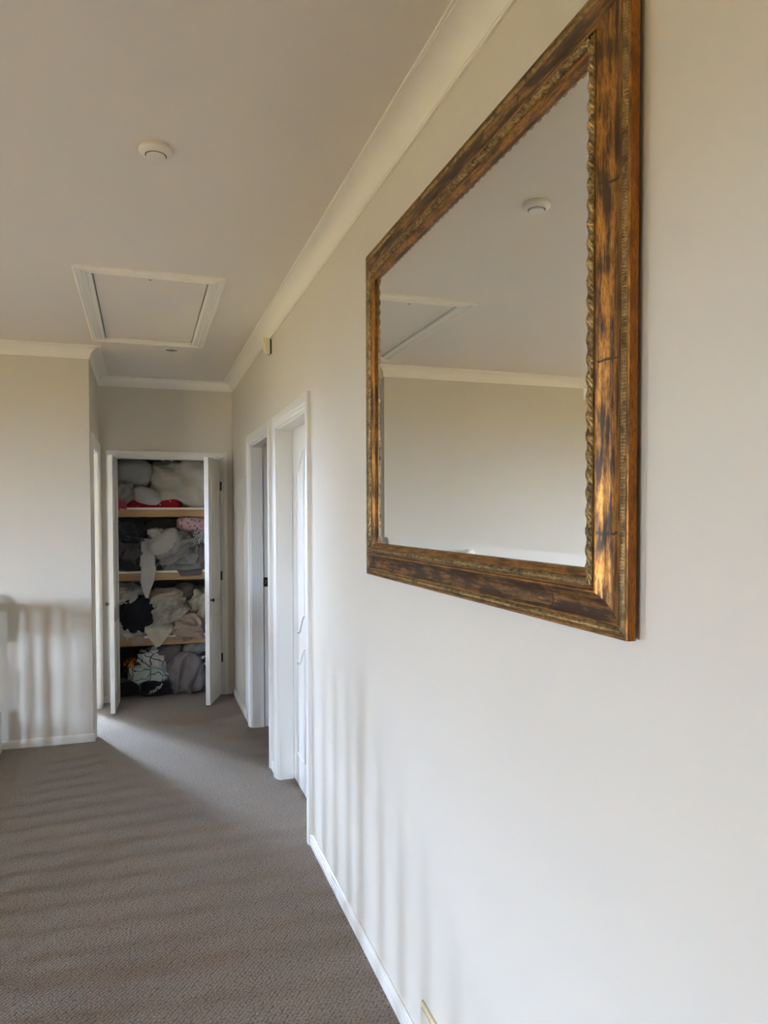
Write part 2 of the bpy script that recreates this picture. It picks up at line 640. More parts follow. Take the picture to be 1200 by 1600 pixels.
# ------------------------------------------------------------------ cornice and baseboards
corn = [(0, 0), (CORN, 0), (CORN, 0.007), (CORN - 0.007, 0.007), (CORN - 0.007, 0.010)]
R_ = 0.063
for k in range(13):
    a = (pi / 2) * k / 12
    # concave cove, centre out in the room
    corn.append((CORN - 0.008 - R_ * sin(a), CORN - 0.007 - R_ * cos(a)))
corn += [(0.0070, CORN - 0.007), (0.0070, CORN), (0, CORN)]
loop = [(XR, YB), (XR, YE), (XL, YE), (XL, YL), (WX, YL), (WX, YB)]
path = [(x, y, ZC) for x, y in loop]
# N points down; L = N x t must point into the room, so walk the loop the other way round
path = path[::-1]
Nn = Vector((0, 0, -1))
P_, ms_ = miters(path, Nn, True)
names = {}
for i in range(len(P_)):
    j = (i + 1) % len(P_)
    m = MB()
    sweep_seg(m, corn, P_[i], ms_[i], P_[j], ms_[j], Nn)
    o = struct('trim_%d' % (i + 2), m, M['cornice'], 'white cove cornice along the top of the wall', True, math.radians(25))

BT, BH = 0.012, 0.056
base = [(0, 0), (BT, 0), (BT, 0.020), (BT - 0.0035, 0.0225), (BT, 0.025), (BT, 0.037), (BT - 0.0035, 0.0395), (BT - 0.0005, 0.042),
        (BT - 0.0015, 0.048), (BT - 0.006, BH - 0.002), (0.003, BH), (0, BH)]


def baseboard(name, pts, label):
    m = MB()
    sweep(m, base, [(x, y, 0) for x, y in pts], (0, 0, 1))
    return struct(name, m, M['trim'], label, True, math.radians(30))


CW = 0.070                    # casing width
baseboard('baseboard_right', [(XR, YB), (XR, D1[0] - CW)], 'white grooved baseboard below the mirror wall')
baseboard('baseboard_between', [(XR, D1[1] + CW), (XR, D2[0] - CW)], 'short white baseboard between the two right hand doors')
baseboard('baseboard_end', [(XR, D2[1] + CW), (XR, YE), (CX1 + 0.053, YE)], 'white baseboard turning the far right corner')
baseboard('baseboard_alcove', [(CX0 - 0.053, YE), (XL, YE), (XL, D3[1] + CW)], 'short white baseboard in the far left corner')
baseboard('baseboard_left', [(XL, D3[0] - CW), (XL, YL), (XV, YL)], 'white grooved baseboard below the left wall')

# ------------------------------------------------------------------ doors
cas = [(0, 0), (0, 0.008), (0.004, 0.010), (0.012, 0.010), (0.016, 0.0135), (0.026, 0.0145), (0.030, 0.0175), (0.060, 0.0195),
       (0.066, 0.0190), (0.070, 0.015), (0.070, 0)]


def casing(parent, pts, Nn, width=CW):
    s = width / 0.07
    prof = [(a * s, b) for a, b in cas]
    m = MB()
    sweep(m, prof, pts, Nn)
    return m.build('casing', M['trim'], parent, True, math.radians(28))


def panel_bead(m, outline, Nn, w=0.014, h=0.006):
    prof = [(-w / 2, 0.0), (-w * 0.42, h * 0.7), (-w * 0.2, h), (w * 0.05, h * 0.75), (w * 0.25, -0.001), (w * 0.5, 0.0)]
    sweep(m, prof, outline, Nn, True)
    return m


def door_in_right_wall(name, Y0, Y1, leaf, label):
    d = empty(name, (XR, (Y0 + Y1) / 2, 0), label, None, None, 'structure')
    # casing: walk so that L = N x t points away from the opening
    casing(d, [(XR, Y1, 0), (XR, Y1, DH), (XR, Y0, DH), (XR, Y0, 0)], (-1, 0, 0))
    st = 0.087
    jm = MB()
    for a, b in ((Y0 - 0.002, Y0 + 0.003), (Y1 - 0.003, Y1 + 0.002)):
        jm.box(XR - 0.001, XR + WT + 0.001, a, b, 0, DH)
    jm.box(XR - 0.001, XR + WT + 0.001, Y0, Y1, DH - 0.003, DH + 0.002)
    jm.build('jamb', M['trim'], d)
    sm = MB()
    sm.box(XR + 0.003, XR + st, Y0 + 0.003, Y0 + 0.013, 0, DH - 0.003)
    sm.box(XR + 0.003, XR + st, Y1 - 0.013, Y1 - 0.003, 0, DH - 0.003)
    sm.box(XR + 0.003, XR + st, Y0 + 0.003, Y1 - 0.003, DH - 0.013, DH - 0.003)
    sm.build('door_stop', M['trim'], d)
    if leaf:
        lf = MB()
        xf = XR + st + 0.002
        lf.box(xf, xf + 0.036, Y0 + 0.006, Y1 - 0.006, 0.008, DH - 0.006)
        lo = lf.build('door_leaf', M['trim'], d)
        yc = (Y0 + Y1) / 2
        for sgn in (1, -1):
            yo, yi = yc + sgn * 0.289, yc + sgn * 0.085

            def S(t, za, zb):
                # shoulder, then an ogee rising to the middle stile
                if t < 0.18:
                    return za + (0.10 * t / 0.18) * (zb - za) * 0.3
                u = (t - 0.18) / 0.82
                u = u * u * (3 - 2 * u)
                return za + (0.03 + 0.97 * u) * (zb - za)
            K = 14
            top = [(yo + (yi - yo) * k / K, S(k / K, 1.775, 1.885)) for k in range(K + 1)]
            bot = [(yo + (yi - yo) * k / K, S(k / K, 0.875, 0.99)) for k in range(K + 1)]
            o1 = top + bot[::-1]
            tp2 = [(yo + (yi - yo) * k / K, S(k / K, 0.696, 0.803)) for k in range(K + 1)]
            o2 = tp2 + [(yi, 0.190), (yo, 0.190)]
            for oo in (o1, o2):
                pm = MB()
                panel_bead(pm, [(xf, y, z) for y, z in (oo if sgn > 0 else oo[::-1])], (-1, 0, 0))
                pm.build('panel_moulding', M['trim'], lo, True, math.radians(40))
    else:
        sp = MB()
        yj = Y1 - 0.003
        sp.box(XR + st + 0.003, XR + WT - 0.004, yj - 0.0022, yj, 1.018, 1.085)
        so = sp.build('strike_plate', M['bronze'], d)
        hp = MB()
        hp.box(XR + st + 0.010, XR + st + 0.024, yj - 0.0032, yj - 0.0021, 1.036, 1.066)
        hp.build('latch_hole', M['brass'], so)
    return d


door_in_right_wall('door_1', D1[0], D1[1], True, 'closed white panelled door in the right wall, nearer one')
door_in_right_wall('door_2', D2[0], D2[1], False, 'white door frame standing open in the right wall, farther one')
# the open leaf of the farther door, swung into the bedroom
dl = empty('door_3', (XR + WT, D2[0], 0), 'white door leaf swung open into the bedroom', None, None, 'structure')
MB().box(XR + WT + 0.01, XR + WT + 0.83, D2[0] - 0.045, D2[0] - 0.009, 0.008, DH - 0.006).build('door_leaf', M['trim'], dl)

d4 = empty('door_4', (XL, (D3[0] + D3[1]) / 2, 0), 'white side doorway in the alcove', None, None, 'structure')
casing(d4, [(XL, D3[0], 0), (XL, D3[0], DH), (XL, D3[1], DH), (XL, D3[1], 0)], (1, 0, 0))
jm = MB()
for a, b in ((D3[0] - 0.002, D3[0] + 0.012), (D3[1] - 0.012, D3[1] + 0.002)):
    jm.box(XL - 0.121, XL + 0.001, a, b, 0, DH)
jm.box(XL - 0.121, XL + 0.001, D3[0], D3[1], DH - 0.012, DH + 0.002)
jm.build('jamb', M['trim'], d4)

# ------------------------------------------------------------------ linen cupboard
cup = empty('linen_cupboard', ((CX0 + CX1) / 2, YE, 0), 'built-in white linen cupboard with both doors open at the hall end', 'cupboard')
casing(cup, [(CX0, YE, 0), (CX0, YE, CZ), (CX1, YE, CZ), (CX1, YE, 0)], (0, -1, 0), width=0.053)
jm = MB()
jm.box(CX0 - 0.001, CX0 + 0.012, YE - 0.001, YE + 0.092, 0, CZ)
jm.box(CX1 - 0.012, CX1 + 0.001, YE - 0.001, YE + 0.092, 0, CZ)
jm.box(CX0, CX1, YE - 0.001, YE + 0.092, CZ - 0.012, CZ + 0.001)
jm.build('jamb', M['trim'], cup)
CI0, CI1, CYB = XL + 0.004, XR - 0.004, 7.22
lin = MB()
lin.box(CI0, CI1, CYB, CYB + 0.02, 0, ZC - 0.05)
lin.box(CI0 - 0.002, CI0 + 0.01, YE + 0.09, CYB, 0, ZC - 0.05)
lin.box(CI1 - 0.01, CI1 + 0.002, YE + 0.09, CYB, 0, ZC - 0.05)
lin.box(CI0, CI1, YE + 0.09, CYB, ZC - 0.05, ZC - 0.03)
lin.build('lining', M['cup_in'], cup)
SH = [1.600, 1.065, 0.515]
SYF = YE + 0.100
for z in SH:
    sh = MB().box(CI0 + 0.01, CI1 - 0.01, SYF, CYB, z - 0.017, z).build('shelf', M['white_board'], cup)
    MB().box(CI0 + 0.01, CI1 - 0.01, SYF - 0.004, SYF + 0.03, z - 0.078, z - 0.017).build('batten', M['pine'], sh)
for x in (0.158, 0.172, 0.224, 0.238):
    MB().lathe([(0.0035, 0), (0.0045, 0.004), (0.0045, 0.010), (0.003, 0.013)], (x, YE + 0.02, CZ - 0.025), 10).build('ball_catch', M['whiteplastic'], cup, True)


def cup_leaf(hx, hy, ang, sgn, label):
    """leaf hinged at (hx,hy); sgn=+1 extends to +x when shut"""
    W_, T_, Z0, Z1 = 0.416, 0.034, 0.014, CZ - 0.016
    leaf = MB()
    b = 0.002
    leaf.box(0, sgn * W_, 0, T_, Z0, Z1) if sgn > 0 else leaf.box(-W_, 0, 0, T_, Z0, Z1)
    lo = leaf.build('door', M['trim'], cup)
    lo['label'] = label
    # local frame: y=0 is the outer (hall) face when shut
    for zz in ((0.16, 0.70), (0.83, Z1 - 0.13)):
        for face_y, Nn in ((0.0, (0, -1, 0)), (T_, (0, 1, 0))):
            a0, a1 = sorted((sgn * 0.085, sgn * (W_ - 0.085)))
            out = [(a0, face_y, zz[0]), (a1, face_y, zz[0]), (a1, face_y, zz[1]), (a0, face_y, zz[1])]
            if face_y > 0:
                out = out[::-1]
            pm = MB()
            panel_bead(pm, out, Nn)
            po = pm.build('panel_moulding', M['trim'], lo, True, math.radians(40))
            po.matrix_parent_inverse = Matrix.Identity(4)
    kb = MB().lathe([(0.011, 0.0), (0.011, -0.003), (0.005, -0.006), (0.005, -0.014), (0.013, -0.018), (0.015, -0.024), (0.012, -0.029), (0.004, -0.031)],
                    (sgn * (W_ - 0.045), 0, 0.853), 18, 'y')
    ko = kb.build('knob', M['bronze'], lo, True, math.radians(50))
    ko.matrix_parent_inverse = Matrix.Identity(4)
    for z in (0.32, 1.02, 1.78):
        hg = MB()
        hg.lathe([(0.0055, 0), (0.0055, 0.075)], (-sgn * 0.003, -0.004, z - 0.037), 10)
        hg.box(min(0, sgn * 0.022), max(0, sgn * 0.022), -0.0015, 0.001, z - 0.037, z + 0.037)
        ho = hg.build('hinge', M['bronze'], lo)
        ho.matrix_parent_inverse = Matrix.Identity(4)
    lo.matrix_parent_inverse = Matrix.Translation(-cup.location)
    lo.location = (hx, hy, 0)
    lo.rotation_euler = (0, 0, ang)
    return lo


# left leaf: shut it points to +x; swung out by 94 degrees it points to -y
cup_leaf(CX0 + 0.004, YE - 0.022, math.radians(-93.5), 1, 'open left cupboard leaf')
cup_leaf(CX1 - 0.004, YE - 0.022, math.radians(71.5), -1, 'open right cupboard leaf')

# ------------------------------------------------------------------ gilt mirror on the right wall
MY0, MY1, MZ0, MZ1 = 0.985, 2.410, 1.340, 2.383        # outer edges of the frame
mir = empty('wall_mirror', (XR, (MY0 + MY1) / 2, MZ0), 'large rectangular mirror in an ornate antique gold frame', 'mirror')
# path runs round the outer edge; L = N x t points inward, N points off the wall
mpath = [(XR, MY0, MZ0), (XR, MY1, MZ0), (XR, MY1, MZ1), (XR, MY0, MZ1)]
Nn = Vector((-1, 0, 0))
if Nn.cross(Vector((0, 1, 0))).z < 0:
    mpath = mpath[::-1]
P_, ms_ = miters(mpath, Nn, True)
FB = 0.011                                              # the frame hangs this far off the wall
rail = [(0.012, FB), (0.0, FB + 0.001), (0.0, 0.027), (0.0015, 0.0285), (0.0055, 0.0285), (0.0065, 0.0270), (0.0205, 0.0275), (0.0215, 0.0295), (0.0235, 0.0295)]
for k in range(1, 12):                                  # the wide gilt cove
    t = k / 12
    rail.append((0.0235 + 0.044 * t, 0.0290 - 0.0085 * sin(pi * t) ** 0.9 + 0.0105 * t))
rail += [(0.0675, 0.0395), (0.0690, 0.0410), (0.0715, 0.0412), (0.0730, 0.0400), (0.0740, 0.0365), (0.0765, 0.0365), (0.0775, 0.0400),
         (0.0915, 0.0400), (0.0925, 0.0375), (0.0945, 0.0370), (0.0955, 0.0380), (0.0985, 0.0370), (0.1040, 0.0310), (0.1055, 0.0300), (0.1055, 0.022), (0.098, FB)]
mis = []
for k in range(len(rail)):
    a = (rail[k][0] + rail[(k + 1) % len(rail)][0]) / 2
    if k <= 1:
        mis.append(1)
    elif a < 0.0235 or a > 0.0675:
        mis.append(2)
    else:
        mis.append(0)
mis[-1] = 3
mis[-2] = 3


def band(A, mA, B, mB, a0, a1, b0, hfun, ds, nt_):
    """carved strip between offsets a0..a1 over base height b0"""
    m = MB()
    t = (B - A).normalized()
    L = (B - A).length
    ns = int(L / ds)
    P, U = [], []
    for i in range(ns + 1):
        f = i / ns
        row, ur = [], []
        for j in range(nt_ + 1):
            v = j / nt_
            a = a0 + (a1 - a0) * v
            p = (A + mA * a) * (1 - f) + (B + mB * a) * f
            s = (p - A).dot(t)
            p = p + Nn * (b0 + hfun(s, v))
            row.append(p)
            ur.append((s, v * (a1 - a0)))
        P.append(row)
        U.append(ur)
    m.grid(P, uvs=U)
    return m


def leaf_h(s, v):
    p = 0.031
    ph = (s / p) % 1.0
    dome = sin(pi * v) ** 0.6
    # a curled leaf: a lobe that rises and dives under the next, with slanting veins and a scalloped edge
    x = ph + 0.28 * (v - 0.5)
    lobe = abs(sin(pi * x)) ** 0.6
    vein = 0.5 + 0.5 * sin(2 * pi * (ph * 3.0 + 2.4 * abs(v - 0.5)))
    tip = 0.5 + 0.5 * sin(2 * pi * (s / (p / 2)) + 3.2 * v)
    return 0.0120 * dome * (0.12 + 0.46 * lobe + 0.27 * vein + 0.15 * tip) - 0.0016


def rope_h(s, v):
    q = 0.0052
    return 0.0064 * (sin(pi * v) ** 0.7) * (0.10 + 0.90 * abs(cos(pi * (s / q + 0.75 * v)))) - 0.0006


for i in range(4):
    j = (i + 1) % 4
    m = MB()
    sweep_seg(m, rail, P_[i], ms_[i], P_[j], ms_[j], Nn, True, mis, s0=1.7 * i, caps=False)
    horiz = abs((P_[j] - P_[i]).z) < 0.01
    ro = m.build('frame_rail', [M['gilt_dark'] if horiz else M['gilt_panel'], M['frame_side'], M['gilt_edge'], M['dark']], mir, True, math.radians(28))
    cb = band(P_[i], ms_[i], P_[j], ms_[j], 0.0770, 0.0922, 0.0398, leaf_h, 0.0019, 12).build('carved_leaf_band', M['gilt_carved'], ro, True)
    rb = band(P_[i], ms_[i], P_[j], ms_[j], 0.0068, 0.0198, 0.0272, rope_h, 0.00105, 6).build('rope_band', M['gilt_rope'], ro, True)
# glass with a bevelled border
inn = 0.1030
gp = 0.0265
g = MB()
corner = [P_[k] + ms_[k] * inn + Nn * (gp - 0.0018) for k in range(4)]
inner = [P_[k] + ms_[k] * (inn + 0.024) + Nn * gp for k in range(4)]
back = [P_[k] + ms_[k] * inn + Nn * (gp - 0.007) for k in range(4)]
g.v = [tuple(p) for p in inner]
g.face([0, 1, 2, 3])
go = g.build('mirror_glass', M['mirror'], mir)
bv = MB()
for k in range(4):
    k2 = (k + 1) % 4
    b0 = len(bv.v)
    bv.v += [tuple(corner[k]), tuple(corner[k2]), tuple(inner[k2]), tuple(inner[k])]
    bv.face([b0, b0 + 1, b0 + 2, b0 + 3])
bo = bv.build('bevelled_edge', M['mirror'], go)
bk = MB()
bk.v = [tuple(p) for p in back]
bk.face([0, 1, 2, 3])
mbk = MB()
mbk.box(XR - 0.018, XR - 0.0135, MY0 + 0.09, MY1 - 0.09, MZ0 + 0.09, MZ1 - 0.09)
mbk.build('backing_board', M['dark'], mir)

# ------------------------------------------------------------------ linen and clothes piled in the cupboard
def fabric(name, c0, c1, scale=5.0, weave=700.0, sheen=0.2):
    m, nt, b = new_mat(name)
    v = coords(nt)
    c0, c1 = tuple(0.72 * x for x in c0), tuple(0.72 * x for x in c1)  # every cloth colour darkened to stand for the dim cupboard interior
    nt.links.new(ramp(nt, noise_tex(nt, v, scale, 4), [(0.3, c0), (0.7, c1)]), b.inputs['Base Color'])
    b.inputs['Roughness'].default_value = 0.9
    b.inputs['Specular IOR Level'].default_value = 0.15
    b.inputs['Sheen Weight'].default_value = sheen
    bump(nt, b, noise_tex(nt, v, 60, 4), 0.35, 0.004)
    return m


def spotted(name, base, spot, scale, lo, hi, kind='dots'):
    m, nt, b = new_mat(name)
    v = coords(nt)
    if kind == 'dots':
        t = N(nt, 'ShaderNodeTexVoronoi', i_Scale=scale)
        nt.links.new(v, t.inputs['Vector'])
        f = ramp(nt, t.outputs['Distance'], [(lo, 1.0), (hi, 0.0)])
    elif kind == 'lines':
        t = N(nt, 'ShaderNodeTexVoronoi', feature='DISTANCE_TO_EDGE', i_Scale=scale)
        wv = N(nt, 'ShaderNodeTexNoise', i_Scale=scale * 0.9, i_Detail=2.0)
        nt.links.new(v, wv.inputs['Vector'])
        ad = N(nt, 'ShaderNodeVectorMath', operation='MULTIPLY_ADD')
        nt.links.new(wv.outputs['Color'], ad.inputs[0])
        ad.inputs[1].default_value = (0.12, 0.12, 0.12)
        nt.links.new(v, ad.inputs[2])
        nt.links.new(ad.outputs[0], t.inputs['Vector'])
        f = ramp(nt, t.outputs['Distance'], [(lo, 1.0), (hi, 0.0)])
    else:
        f = ramp(nt, noise_tex(nt, v, scale, 3, 0.6), [(lo, 0.0), (hi, 1.0)])
    nt.links.new(mixc(nt, f, base, spot), b.inputs['Base Color'])
    b.inputs['Roughness'].default_value = 0.9
    b.inputs['Specular IOR Level'].default_value = 0.15
    bump(nt, b, noise_tex(nt, v, 60, 4), 0.3, 0.004)
    return m


F = {}
F['pillow_grey'] = fabric('grey_pillowcase', (0.34, 0.35, 0.32), (0.42, 0.43, 0.40))
F['white'] = fabric('white_cotton', (0.50, 0.485, 0.44), (0.62, 0.605, 0.55))
F['duvet'] = fabric('cream_duvet', (0.50, 0.455, 0.37), (0.60, 0.55, 0.455))
F['grey'] = fabric('grey_jersey', (0.20, 0.195, 0.18), (0.32, 0.31, 0.29))
F['grey2'] = fabric('mid_grey_sheet', (0.27, 0.26, 0.24), (0.38, 0.365, 0.34))
F['lightgrey'] = fabric('light_grey_pillowcase', (0.46, 0.44, 0.39), (0.55, 0.53, 0.47))
F['navy'] = fabric('dark_navy_knit', (0.022, 0.024, 0.030), (0.055, 0.058, 0.066))
F['black'] = fabric('black_fleece', (0.008, 0.008, 0.011), (0.020, 0.020, 0.026))
F['charcoal'] = fabric('charcoal_cloth', (0.07, 0.072, 0.078), (0.14, 0.14, 0.145))
F['brown'] = fabric('dark_taupe_towel', (0.13, 0.11, 0.095), (0.19, 0.165, 0.145))
F['beige'] = fabric('beige_sheet', (0.40, 0.295, 0.23), (0.48, 0.365, 0.29))
F['cream'] = fabric('cream_sheet', (0.42, 0.37, 0.30), (0.55, 0.49, 0.40))
F['ivory'] = fabric('ivory_pillowcase', (0.58, 0.53, 0.40), (0.68, 0.62, 0.48))
F['mauve'] = fabric('mauve_grey_blanket', (0.235, 0.205, 0.21), (0.31, 0.272, 0.278))
F['mauve_dark'] = fabric('dark_mauve_cushion', (0.15, 0.13, 0.135), (0.21, 0.185, 0.19))
F['pink'] = fabric('bright_pink_cloth', (0.42, 0.06, 0.11), (0.55, 0.11, 0.17))
F['red'] = spotted('red_dotted', (0.22, 0.010, 0.018), (0.7, 0.6, 0.55), 26.0, 0.10, 0.16)
F['floral'] = spotted('pink_floral', (0.46, 0.30, 0.30), (0.16, 0.05, 0.07), 34.0, 0.20, 0.36)
F['speckle'] = spotted('speckled', (0.03, 0.03, 0.03), (0.55, 0.54, 0.50), 150.0, 0.47, 0.53, 'noise')
F['mint'] = spotted('mint_line_print', (0.42, 0.48, 0.45), (0.015, 0.015, 0.018), 9.0, 0.018, 0.03, 'lines')
F['print_bw'] = spotted('black_white_print', (0.50, 0.50, 0.48), (0.02, 0.02, 0.022), 11.0, 0.035, 0.055, 'lines')
F['print_or'] = spotted('orange_print', (0.04, 0.03, 0.03), (0.55, 0.16, 0.03), 24.0, 0.50, 0.56, 'noise')
F['print_dark'] = spotted('dark_print', (0.02, 0.02, 0.022), (0.50, 0.50, 0.46), 22.0, 0.53, 0.57, 'noise')


def V3(x, y, z):
    return Vector((x, y, z))


def lump(name, label, cat, mat, box, yc, ry, seed, fold=0.020, freq=9.0, dirn=(1, 0.3, 0.6), puff=0.5, zmin=None, zmax=None, tilt=0.0, group='linen in the cupboard', nu=112, nv=66, stretch=2.8):
    """a soft bundled textile inside box=(x0,x1,z0,z1): puffed body, running folds, fine creases"""
    x0, x1, z0, z1 = box
    cx, cz = (x0 + x1) / 2, (z0 + z1) / 2
    rx, rz = (x1 - x0) / 2, (z1 - z0) / 2
    dv = Vector(dirn).normalized()
    off = V3(seed * 3.17, seed * 1.31, seed * 7.7)
    P = []
    e = puff

    def sp(c):
        return math.copysign(abs(c) ** e, c)
    ct, st = cos(tilt), sin(tilt)
    for i in range(nu):
        a = 2 * pi * i / nu
        row = []
        for j in range(1, nv):
            b_ = -pi / 2 + pi * j / nv
            ux, uy, uz = sp(cos(b_)) * sp(cos(a)), sp(cos(b_)) * sp(sin(a)), sp(sin(b_))
            p = V3(rx * ux, ry * uy, rz * uz)
            n = V3(ux / rx, uy / ry, uz / rz).normalized()
            q = p + off
            q5 = q * 5.0
            w = V3(noise.noise(q5), noise.noise(q5 + V3(31.4, 7.7, 2.9)), noise.noise(q5 + V3(-12.3, 19.1, 44.2))) * 0.07
            qq = q + w
            # folds: noise compressed across the fold direction and drawn out along it
            al = qq.dot(dv)
            pr = qq - dv * al
            r = pr * freq + dv * (al * freq / stretch)
            f1 = (1 - min(1, 1.6 * abs(noise.noise(r)))) ** 1.5
            f2 = (1 - min(1, 1.6 * abs(noise.noise(r * 2.1 + V3(9, 4, 2))))) ** 1.5
            f3 = noise.noise(r * 4.7 + V3(3, 8, 5))
            lo_ = noise.noise(q * 4.0)
            dsp = fold * (2.1 * f1 + 1.15 * f2 + 0.35 * f3 - 1.5) + 0.25 * min(rx, rz) * lo_
            p = p + n * dsp
            x_, z_ = ct * p.x - st * p.z, st * p.x + ct * p.z
            X, Y, Z = cx + x_, yc + p.y, cz + z_
            if zmin is not None and Z < zmin:
                Z = zmin + 0.0008 * (1 + noise.noise(q * 20))
            for shz in SH:
                # nothing sinks into a shelf board: rest on it or hang in front of it
                if Y > SYF - 0.012 and shz - 0.09 < Z < shz + 0.001 and cz > shz - 0.02:
                    Z = shz + 0.001
            if zmax is not None and Z > zmax:
                Z = zmax - 0.001
            Y = min(max(Y, YE + 0.020), CYB - 0.006)
            if Y < YE + 0.096 and not (CX0 + 0.014 < X < CX1 - 0.014):
                X = min(max(X, CX0 + 0.014), CX1 - 0.014)
            X = min(max(X, CI0 + 0.014), CI1 - 0.014)
            row.append((X, Y, Z))
        P.append(row)
    m = MB()
    m.grid(P, True, False)
    n1 = nv - 1
    bsum = [sum(c) / nu for c in zip(*[P[i][0] for i in range(nu)])]
    tsum = [sum(c) / nu for c in zip(*[P[i][-1] for i in range(nu)])]
    bi = len(m.v)
    m.v += [tuple(bsum), tuple(tsum)]
    for i in range(nu):
        i2 = (i + 1) % nu
        m.face([bi, i2 * n1, i * n1])
        m.face([bi + 1, i * n1 + n1 - 1, i2 * n1 + n1 - 1])
    o = m.build(name, mat, None, True)
    tag(o, label, cat, group)
    return o


def drape(name, label, cat, mat, xs, prof, seed, ripple=0.010, freq=38.0, thick=0.004, taper=None, group='linen in the cupboard', nu=34):
    """a cloth strip: prof is a (y,z) path from the back of the shelf over its edge; xs=(x0,x1) its width"""
    pts = [Vector((y, z)) for y, z in prof]
    dense = []
    for a, b_ in zip(pts[:-1], pts[1:]):
        k = max(2, int((b_ - a).length / 0.008))
        for t in range(k):
            dense.append(a.lerp(b_, t / k))
    dense.append(pts[-1])
    for _ in range(4):
        dense = [dense[0]] + [(dense[i - 1] + dense[i] * 2 + dense[i + 1]) / 4 for i in range(1, len(dense) - 1)] + [dense[-1]]
    n = len(dense)
    top, bot = [], []
    for i, d_ in enumerate(dense):
        t = i / (n - 1)
        tn = (dense[min(n - 1, i + 1)] - dense[max(0, i - 1)]).normalized()
        nr = Vector((-tn.y, tn.x))
        if nr.x > 0 and abs(nr.x) > abs(nr.y):
            nr = -nr
        if nr.y < 0 and abs(nr.y) >= abs(nr.x):
            nr = -nr
        xa, xb = xs
        if taper:
            wv = taper(t)
            mid = (xa + xb) / 2 + (wv[1] if isinstance(wv, tuple) else 0)
            hw = (xb - xa) / 2 * (wv[0] if isinstance(wv, tuple) else wv)
            xa, xb = mid - hw, mid + hw
        r1, r2 = [], []
        for j in range(nu + 1):
            u = j / nu
            x_ = xa + (xb - xa) * u
            rp = ripple * (sin(freq * x_ + seed + 2.2 * noise.noise(V3(x_ * 9, t * 2.5, seed))) + 0.7 * noise.noise(V3(x_ * 30, t * 5, seed * 2.0)) + 0.9)
            hh = rp * (0.25 + 0.75 * min(1, t * 1.6))
            jag = 0.012 * noise.noise(V3(x_ * 25, seed, 0)) * t
            y_, z_ = d_.x + nr.x * hh, d_.y + nr.y * hh + jag
            r1.append((x_, y_, z_))
            r2.append((x_, y_ - nr.x * thick, z_ - nr.y * thick))
        top.append(r1)
        bot.append(r2)
    m = MB()
    ring = [a + b_[::-1] for a, b_ in zip(top, bot)]
    m.grid(ring, False, True)
    m.face(range(len(ring[0])))
    m.face([len(m.v) - len(ring[0]) + k for k in range(len(ring[0]))])
    o = m.build(name, mat, None, True)
    tag(o, label, cat, group)
    return o


S1, S2, S3 = SH
U1, U2, U3 = CZ + 0.05, S1 - 0.082, S2 - 0.082      # undersides above each shelf
UF = S3 - 0.082
# --- top shelf
lump('pillow', 'plump grey pillow at the top left of the cupboard', 'pillow', F['pillow_grey'], (-0.235, 0.085, 1.750, 2.020), 6.84, 0.17, 1.0, 0.008, 6, (0.2, 0.1, 1), 0.75, S1 + .1, U1, -0.15)
lump('grey_cloth', 'small crumpled grey cloth tucked under the grey pillow', 'cloth', F['grey2'], (-0.205, -0.045, 1.660, 1.790), 6.73, 0.08, 2.0, 0.018, 16, (1, 0, .5), 0.8, S1 + .03, U1)
lump('pillow', 'white pillow end above the red dotted fabric', 'pillow', F['white'], (-0.100, 0.165, 1.630, 1.755), 6.76, 0.13, 3.0, 0.008, 7, (1, 0, -.5), 0.7, S1 + .02, U1, -0.22)
lump('red_fabric', 'folded dark red fabric with white dots on the top shelf', 'fabric', F['red'], (-0.170, 0.330, 1.598, 1.690), 6.78, 0.10, 4.0, 0.008, 8, (1, 0, 0), 0.45, S1, U1)
lump('pink_cloth', 'bright pink cloth spilling over the left end of the top shelf', 'cloth', F['pink'], (-0.225, -0.130, 1.578, 1.685), 6.715, 0.055, 5.0, 0.012, 14, (0, 0, 1), 0.7, 1.575, U1)
lump('duvet', 'big cream duvet stuffed into the top right of the cupboard', 'duvet', F['duvet'], (0.060, 0.700, 1.600, 2.020), 6.86, 0.20, 6.4, 0.024, 6.5, (0.8, 0.1, -0.6), 0.72, S1, U1, 0.0, nu=110, nv=70, stretch=2.0)
# --- second shelf
lump('navy_jumper', 'dark navy jumper at the upper left of the second shelf', 'clothes', F['navy'], (-0.300, 0.010, 1.270, 1.500), 6.86, 0.17, 7.0, 0.024, 10, (1, 0, -.4), 0.7, S2 + .1, U2, -0.25)
lump('charcoal_shirt', 'charcoal shirt bundled below the navy jumper', 'clothes', F['charcoal'], (-0.240, 0.000, 1.150, 1.330), 6.77, 0.11, 8.0, 0.030, 15, (1, 0, .8), 0.75, S2 + .04, U2)
lump('black_trousers', 'black trousers folded flat at the left of the second shelf', 'clothes', F['navy'], (-0.260, 0.010, 1.064, 1.175), 6.80, 0.12, 9.0, 0.014, 12, (1, 0, -.3), 0.5, S2, U2)
lump('brown_blanket', 'brown blanket leaning at the back of the second shelf', 'blanket', F['brown'], (-0.020, 0.480, 1.100, 1.490), 7.02, 0.10, 10.0, 0.016, 6, (1, 0, .5), 0.5, S2, U2)
lump('grey_sheet', 'crumpled grey sheet filling the middle of the second shelf', 'sheet', F['grey2'], (0.080, 0.480, 1.066, 1.370), 6.83, 0.15, 11.0, 0.040, 11, (0.8, 0, 0.62), 0.72, S2, U2, 0.1, nu=110, nv=64, stretch=3.4)
lump('light_pillow', 'pale grey pillow lying across the crumpled grey sheet', 'pillow', F['lightgrey'], (0.045, 0.335, 1.185, 1.395), 6.72, 0.085, 12.0, 0.010, 7, (0.7, 0, 0.7), 0.75, S2 + .05, U2, 0.62)
